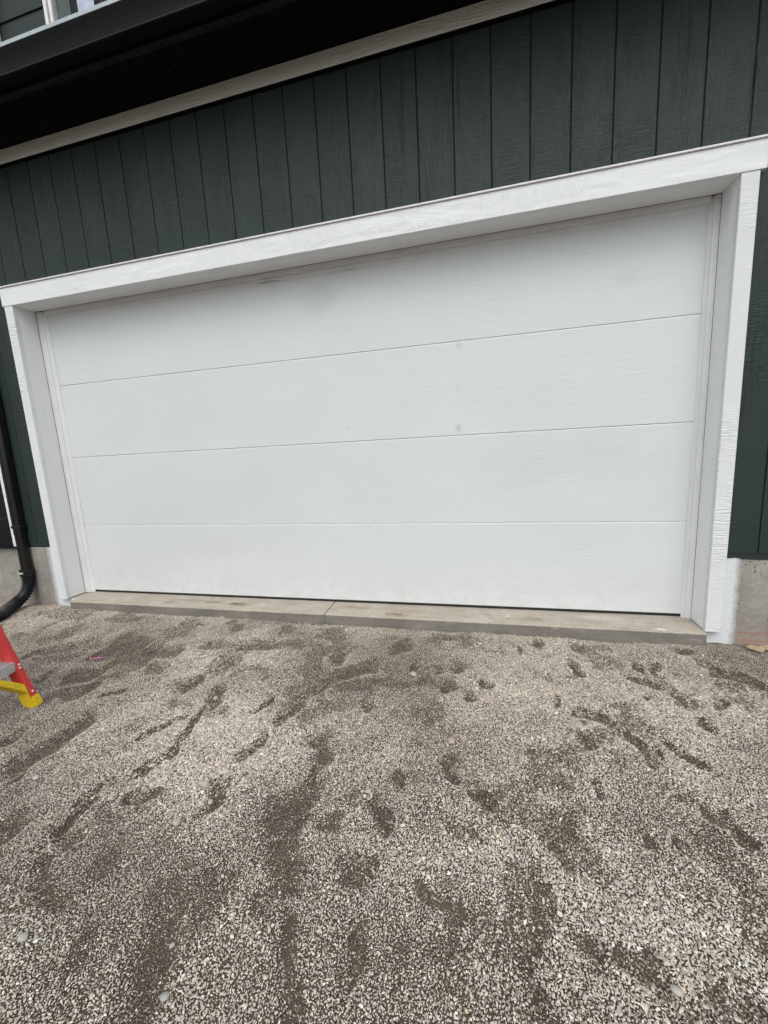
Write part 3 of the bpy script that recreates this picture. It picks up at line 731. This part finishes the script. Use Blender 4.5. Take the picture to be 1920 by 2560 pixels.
# lower roof from the eave back to the upper storey
roof = H(MB().prism([(-.400, 3.601), (1.03, 4.02), (1.03, 4.06), (-.400, 3.635)], XL, XR, 'x'), 'roof', 'shingle')

H(MB().prism([(.55, 7.52), (3.6, 8.9), (6.65, 7.52), (6.65, 7.60), (3.6, 9.0), (.55, 7.60)], XL - .3, XR + .3, 'x'), 'main_roof', 'shingle')

# upper storey wall in lap siding
up = H(MB().box(XL, XR, 1.016, 1.15, 3.9, 7.6).box(XL, XL + .15, 1.151, 6.0, 3.51, 7.9).box(XR - .15, XR, 1.151, 6.0, 3.51, 7.9), 'upper_siding', 'backing')
z = 5.353 - .2 * 7
lm = MB().prism([(1.014, .0), (.992, .0), (1.004, .208), (1.014, .208)], XL, XR, 'x').mesh('lap_board', 'green_h')
while z < 7.4:
    o = link('lap_board', lm, up, None); o.matrix_parent_inverse = Matrix(); o.location = (0, 0, z); z += .2
def window(x0, x1, z0, z1, dress):
    w = part('window')
    fr = MB()
    y0, y1 = .925, .990
    for a, b, mi in ((0, .034, 0), (.034, .052, 1), (.052, .086, 0)):
        d = .014 if mi else (0 if a == 0 else .006)
        fr.box(x0 + a, x0 + b, y0 + d, y1, z0, z1, mi).box(x1 - b, x1 - a, y0 + d, y1, z0, z1, mi)
    fr.box(x0 + .0861, x1 - .0861, y0 + .003, y1, z0, z0 + .08).box(x0 + .0861, x1 - .0861, y0 + .003, y1, z1 - .08, z1)
    H(fr, 'frame', ['winwhite', 'wingrey'], w)
    H(MB().box(x0 + .0865, x1 - .0865, .958, .962, z0 + .081, z1 - .081), 'pane', 'glass', w)
    H(MB().box(x0 + .0865, x1 - .0865, .9868, .9895, z0 + .081, z1 - .081), 'room_back', 'room', w)
    for a, b, m in dress:
        k = 24
        pts = [(a + (b - a) * i / k, .976 + .004 * math.sin(i * 1.3)) for i in range(k + 1)]
        prof = pts + [(x, y + .0015) for x, y in pts[::-1]]
        mb = MB()
        for i in range(k):
            mb.add([(*pts[i], z0 + .083), (*pts[i + 1], z0 + .083), (*pts[i + 1], z1 - .083), (*pts[i], z1 - .083)], [(0, 1, 2, 3)])
        H(mb, 'curtain' if m == 'curtain' else 'blind', m, w)
    return w
window(-.278, 1.02, 4.80, 6.30, [(-.186, -.035, 'blind'), (.047, .229, 'curtain'), (.62, .80, 'curtain')])
window(-2.20, -.905, 4.80, 6.30, [(-1.6, -1.35, 'curtain')])

# downspout
ds = part('downspout')
def dsx(z): return -.3865 + .014 * min(z, 1.7)
def rect_tube(pts, w, d):
    mb = MB(); vs = []
    c = .008
    ring = [(-w + c, -d), (-w * .25, -d), (-w * .2, -d + .004), (w * .2, -d + .004), (w * .25, -d), (w - c, -d), (w, -d + c), (w, d - c), (w - c, d), (-w + c, d), (-w, d - c), (-w, -d + c)]
    for p in pts:
        vs += [(p[0] + a, p[1] + b, p[2]) for a, b in ring]
    q = len(ring)
    mb.add(vs, [(i * q + j, i * q + (j + 1) % q, i * q + q + (j + 1) % q, i * q + q + j) for i in range(len(pts) - 1) for j in range(q)])
    return mb
H(rect_tube([(dsx(z), -.036, z) for z in (.262, .60, .612)], .0385, .0265), 'lower_pipe', 'downspout', ds)
H(rect_tube([(dsx(z), -.036, z) for z in (.585, 1.7, 3.15)] + [(dsx(3.2), -.06, 3.22), (dsx(3.2), -.36, 3.40), (dsx(3.2), -.395, 3.445)], .0405, .0285), 'upper_pipe', 'downspout', ds)
H(MB().box(dsx(.7) - .05, dsx(.7) + .05, -.066, -.004, .64, .665), 'strap', 'downspout', ds, bevel=.003)
H(MB().tube([(dsx(.2), -.0365, .275), (dsx(.2), -.0365, .255), (dsx(.2), -.038, .205)], [.052, .053, .051], 20), 'adapter', 'downspout', ds)
for sx_ in (.004,):
    H(MB().box(dsx(.2) + sx_ - .020, dsx(.2) + sx_ + .018, -.0950, -.0800, .240, .254), 'clamp_tab', 'steel', ds, bevel=.0015)

# ------------------------------------------------------------------ corrugated drain hose
ctrl = [Vector(p) for p in ((-.384, -.037, .27), (-.385, -.038, .21), (-.386, -.046, .13), (-.392, -.085, .055), (-.392, -.16, .008), (-.345, -.265, -.010), (-.29, -.365, -.014), (-.28, -.52, -.016), (-.38, -.74, -.016), (-.62, -1.0, -.014), (-1.0, -1.2, -.012))]
def catmull(c, t):
    i = min(int(t), len(c) - 2); u = t - i
    p0, p1, p2, p3 = c[max(i - 1, 0)], c[i], c[i + 1], c[min(i + 2, len(c) - 1)]
    return .5 * ((2 * p1) + (p2 - p0) * u + (2 * p0 - 5 * p1 + 4 * p2 - p3) * u * u + (3 * p1 - p0 - 3 * p2 + p3) * u ** 3)
dense = [catmull(ctrl, i / 400 * (len(ctrl) - 1)) for i in range(401)]
acc = [0]
for a, b in zip(dense, dense[1:]): acc.append(acc[-1] + (b - a).length)
N = int(acc[-1] / .0052)
path, rad = [], []
j = 0
for i in range(N):
    s = acc[-1] * i / N
    while acc[j + 1] < s: j += 1
    path.append(dense[j].lerp(dense[j + 1], (s - acc[j]) / (acc[j + 1] - acc[j])))
    rad.append(.0480 if math.sin(i * 2 * math.pi / 4.0 + .01) >= 0 else .0385)
base = Vector((-.3, -.3, -.06))
hose = link('drain_hose', None, loc=base)
tag(hose, 'black corrugated drain hose curving from the downspout down onto the gravel', 'hose')
o = MB().tube([p - base for p in path], rad, 22).build('corrugated_tube', 'hose', hose)

# ------------------------------------------------------------------ stepladder, its near foot in view at the left
FT = Vector((1.2724, -1.1754, -.062))
th = R(5)
nv = Vector((math.cos(th), math.sin(th), 0)); uv = Vector((nv.y, -nv.x, 0)); zv = Vector((0, 0, 1))
lad = link('step_ladder', None, loc=FT)
tag(lad, 'red fibreglass stepladder with aluminium steps and yellow feet at the left edge', 'ladder')
lean, taper = .272, .055
def rail_axis(s): return (zv - nv * lean + uv * taper * s).normalized()
width = .56
def rail(side):
    r_ = rail_axis(side)
    o0 = Vector((0, 0, 0)) if side > 0 else uv * width
    inn = uv * side                       # towards the other rail
    back = r_.cross(inn).normalized()
    if back.dot(nv) > 0: back = -back     # channel runs back from the front flange
    return o0, r_, inn, back
L = 1.78
for side in (1, -1):
    o0, r_, inn, back = rail(side)
    mb = MB()
    mb.frame_box(o0, inn, back, r_, 0, .026, 0, .004, .035, L)           # front flange
    mb.frame_box(o0, inn, back, r_, .0222, .026, .0042, .072, .035, L)   # web, on the step side
    mb.frame_box(o0, inn, back, r_, 0, .0220, .068, .072, .035, L)       # rear flange
    H2 = mb.build('rail', 'red', lad, bevel=.0012)
    # moulded foot: a boot over the rail end
    mb = MB()
    mb.frame_box(o0, inn, back, r_, -.005, .030, -.006, .030, .000, .058)
    mb.build('foot', 'yellow', lad, bevel=.004, segs=2)
    mb = MB()
    mb.frame_box(o0, inn, back, r_, .0265, .036, .006, .074, -.006, .082)
    mb.build('foot_pad', 'yellow', lad, bevel=.004, segs=2)
    # curved knee brace from the foot up to the bottom step
    mb = MB()
    pts = []
    for i in range(13):
        u = i / 12
        pts.append((.0265 + .215 * u, .112 + .150 * math.sin(u * math.pi / 2), .036 - .020 * math.sin(u * math.pi / 2)))
    vs = []
    for a, h_, tck in pts:
        c = o0 + inn * a + r_ * h_
        vs += [c + back * .004 - r_ * tck, c + back * .004 + r_ * tck * .6, c + back * .058 + r_ * tck * .6, c + back * .058 - r_ * tck]
    mb.add(vs, [(i * 4 + j, i * 4 + (j + 1) % 4, i * 4 + 4 + (j + 1) % 4, i * 4 + 4 + j) for i in range(12) for j in range(4)] + [(0, 1, 2, 3), (48, 51, 50, 49)])
    mb.build('knee_brace', 'yellow', lad, bevel=.003)
    for h_, a in ((.238, .011), (.221, .014), (.082, .013), (.54, .012), (.525, .014), (.84, .012), (.825, .014)):
        c = o0 + inn * a + r_ * h_
        mb = MB().tube([c + back * .002, c - back * .0022, c - back * .0042], [.0058, .0056, .003], 10)
        mb.build('rivet', 'steel', lad, smooth=False)
r_ = rail_axis(1)
for i, hs_ in enumerate((.246, .546, .846, 1.146, 1.446)):
    a0 = .0325 + taper * 0
    mb = MB()
    wd = width - 2 * taper * hs_ - .054
    o0 = r_ * hs_ + uv * .0265
    mb.frame_box(o0, uv, -nv, zv, 0, wd, .002, .005, -.034, .012)
    mb.frame_box(o0, uv, -nv, zv, 0, wd, .0052, .078, .008, .012)
    mb.frame_box(o0, uv, -nv, zv, 0, wd, .075, .078, -.020, .0078)
    for q in range(5):
        mb.frame_box(o0, uv, -nv, zv, 0, wd, .012 + q * .013, .016 + q * .013, .0122, .0142)
    mb.build('step', 'alu', lad)
# rear legs, spreading back, and the top cap
topc = r_ * L
for side in (1, -1):
    o0, rr, inn, back = rail(side)
    t0 = o0 + rr * (L - .06) - nv * .08
    b0 = o0 + inn * (.0 ) - nv * 1.16 + zv * .0
    d = (t0 - b0).normalized()
    bk = d.cross(inn).normalized()
    MB().frame_box(b0, inn, bk, d, 0, .026, -.018, .018, .03, (t0 - b0).length).build('rear_leg', 'red', lad, bevel=.002)
    MB().frame_box(b0, inn, bk, d, -.004, .030, -.022, .022, -.004, .05).build('rear_foot', 'yellow', lad, bevel=.003)
mb = MB().frame_box(topc + uv * .02 - zv * .01, uv, -nv, zv, -.02, width - 2 * taper * L - .02, -.03, .17, 0, .045)
mb.build('top_cap', 'yellow', lad, bevel=.008, segs=2)

# ------------------------------------------------------------------ odd pebbles, litter
def pebble(x, y, s, col, label, asp=(1.15, .8, .55), facet=.4, name='pebble', sink=.25, rz=None, mat='pebble'):
    bm = bmesh.new()
    bmesh.ops.create_icosphere(bm, subdivisions=3, radius=.5)
    off = Vector((x * 9.1, y * 7.7, s * 100))
    cuts = [Vector((random.gauss(0, 1), random.gauss(0, 1), random.gauss(0, 1))).normalized() for _ in range(5)]
    for v in bm.verts:
        p = v.co.copy()
        p *= 1 + .22 * mnoise.noise(p * 2.2 + off) + .05 * mnoise.noise(p * 7 + off)
        for c in cuts:
            e = p.dot(c) - facet
            if e > 0: p -= c * e * .8
        v.co = Vector((p.x * asp[0], p.y * asp[1], p.z * asp[2])) * s
    m = bpy.data.meshes.new(name); bm.to_mesh(m); bm.free()
    m.materials.append(M[mat])
    m.polygons.foreach_set('use_smooth', [True] * len(m.polygons))
    o = link(name, m, None, (x, y, gz(x, y) + s * asp[2] * (.5 - sink) + .005))
    o.rotation_euler = (random.gauss(0, .15), random.gauss(0, .15), random.uniform(0, 6.28) if rz is None else rz)
    o.color = (*col, 1)
    tag(o, label, 'pebble', 'larger pebbles lying on the gravel')
    return o
TAN, PALE, GREY, DARK, WARM = (.44, .39, .32), (.45, .425, .385), (.36, .345, .33), (.085, .08, .078), (.47, .39, .31)
PEB = [
 (2.515, -1.644, .033, WARM, 'angular tan pebble, largest loose stone in the left half of the gravel', .30),
 (3.938, -1.775, .023, PALE, 'pale egg-shaped pebble at the bottom right corner of the gravel', .5),
 (2.499, -1.481, .027, TAN, 'round tan pebble just above a whitish one, left of centre', .5),
 (2.556, -1.533, .022, PALE, 'whitish oval pebble just below a round tan one, left of centre', .5),
 (3.393, -1.099, .037, WARM, 'large tan pebble alone on pale gravel right of centre', .42),
 (3.788, -.310, .033, TAN, 'tan pebble nearest the concrete apron, right of its joint', .42),
 (3.155, -.627, .037, TAN, 'flat tan pebble on brown gravel below the apron joint', .4),
 (2.342, -2.005, .028, PALE, 'pale angular pebble at the lower left edge of the photo', .36),
 (2.736, -1.928, .013, PALE, 'small white upright pebble at the top of the lower damp patch', .5),
 (3.882, -1.558, .020, PALE, 'pale blocky pebble on light gravel at the lower right', .36),
 (3.691, -1.589, .017, TAN, 'tan oblong pebble above a small white one, right of bottom centre', .45),
 (3.714, -1.619, .013, PALE, 'small white pebble just below a tan oblong one', .5),
 (3.722, -1.758, .018, WARM, 'cream wedge-shaped pebble near the bottom, right of centre', .32),
 (4.264, -.672, .029, DARK, 'dark flat stone chip on pale gravel at the right', .3),
 (1.783, -1.573, .024, PALE, 'pale pebble at the left edge below the ladder foot', .42),
 (3.113, -1.392, .021, PALE, 'pale pebble at the centre of the gravel', .42),
 (2.795, -2.018, .021, GREY, 'grey pebble inside the big damp patch at the bottom', .42),
 (2.106, -1.181, .032, GREY, 'round grey pebble at the end of a narrow scuff, left', .5),
 (2.166, -.971, .026, TAN, 'light tan pebble on a dark scuff to the right of the ladder', .45),
]
for x, y, s, c, lab, fct in PEB:
    pebble(x, y, s, c, lab, asp=(1.15, .8, .3) if c is DARK else (1.12, .85, .58), facet=fct)

def flat_piece(name, pts, thick, mat, loc, rot, label, cat, dome=0.0, group=None):
    mb = MB()
    k = len(pts)
    vs = [(x, y, dome * (1 - (x * x + y * y) / .0006)) for x, y in pts] + [(x, y, thick + dome * (1 - (x * x + y * y) / .0006)) for x, y in pts]
    mb.add(vs, [tuple(range(k))[::-1], tuple(range(k, 2 * k))] + [(i, (i + 1) % k, k + (i + 1) % k, k + i) for i in range(k)])
    o = mb.build(name, mat, None, loc=loc)
    o.rotation_euler = rot
    return tag(o, label, cat, group)
# pink stick
a, b = Vector((1.086, -.752, 0)), Vector((1.172, -.735, 0))
z_ = max(gz(a.x, a.y), gz(b.x, b.y)) + .012
mid = (a + b) / 2; mid.z = z_
MBp = MB().tube([Vector((a.x, a.y, z_)) - mid, Vector((b.x, b.y, z_ + .004)) - mid], .0040, 8)
tag(MBp.build('plastic_stick', 'pink', None, loc=mid), 'small bright pink plastic stick lying on gravel right of the ladder', 'stick')
# white plastic slivers near the left foundation
for (x, y, l, w, rz, lab) in ((.085, -.372, .036, .008, .5, 'thin white plastic sliver, the upper of two by the drain hose'), (.105, -.405, .030, .007, -.15, 'thin white plastic sliver, the lower of two by the drain hose')):
    flat_piece('plastic_sliver', [(-l / 2, -w / 2), (l / 2, -w * .3), (l / 2, w * .4), (-l * .3, w / 2)], .002, 'whiteplastic', (x, y, gz(x, y) + .010), (.15, .1, rz), lab, 'scrap', group='white slivers by the hose')
# white curl on the apron
pts = [Vector((.022 * math.cos(q), .022 * math.sin(q), .0)) for q in np.linspace(-1.5, .35, 14)]
o = MB().tube(pts, [.0022] * 14, 7).build('plastic_curl', 'whiteplastic', None, loc=(3.668, .062, .0045))
tag(o, 'small white curl of trim plastic on the concrete apron', 'scrap')
# tan broken chips against the foundation at the right edge
for (x, y, pts, rz, lab) in (
    (5.020, -.075, [(-.045, .018), (-.02, .022), (.035, .004), (.040, -.012), (.012, -.034), (-.03, -.004)], .2, 'larger tan broken chip leaning by the foundation at the right edge'),
    (5.075, -.070, [(-.03, .016), (.03, .02), (.034, -.014), (-.02, -.018)], -.4, 'smaller tan chip behind the larger one at the right edge')):
    flat_piece('wood_chip', pts, .008, 'chip', (x, y, gz(x, y) + .018), (.45, -.12, rz), lab, 'wood chip', group='tan chips by the foundation')
# dull dry leaf
lp = [(-.018, 0), (-.010, .006), (.002, .008), (.012, .005), (.020, 0), (.012, -.005), (.0, -.006), (-.010, -.004)]
flat_piece('dry_leaf', lp, .0008, 'leafdry', (2.649, -1.759, gz(2.649, -1.759) + .010), (.1, .05, .55), 'dull grey-green dry leaf on the gravel, lower left', 'leaf', dome=.003)
# pale twig
a, b = Vector((2.905, -1.842, 0)), Vector((2.945, -1.860, 0))
z_ = gz(2.92, -1.85) + .011
o = MB().tube([a + zv * z_ - Vector((2.92, -1.85, z_)), (a + b) / 2 + zv * (z_ + .002) - Vector((2.92, -1.85, z_)), b + zv * z_ - Vector((2.92, -1.85, z_))], [.0018, .0023, .0015], 7).build('twig', 'twig', None, loc=(2.92, -1.85, z_))
tag(o, 'short pale twig on gravel right of the big damp patch', 'twig')
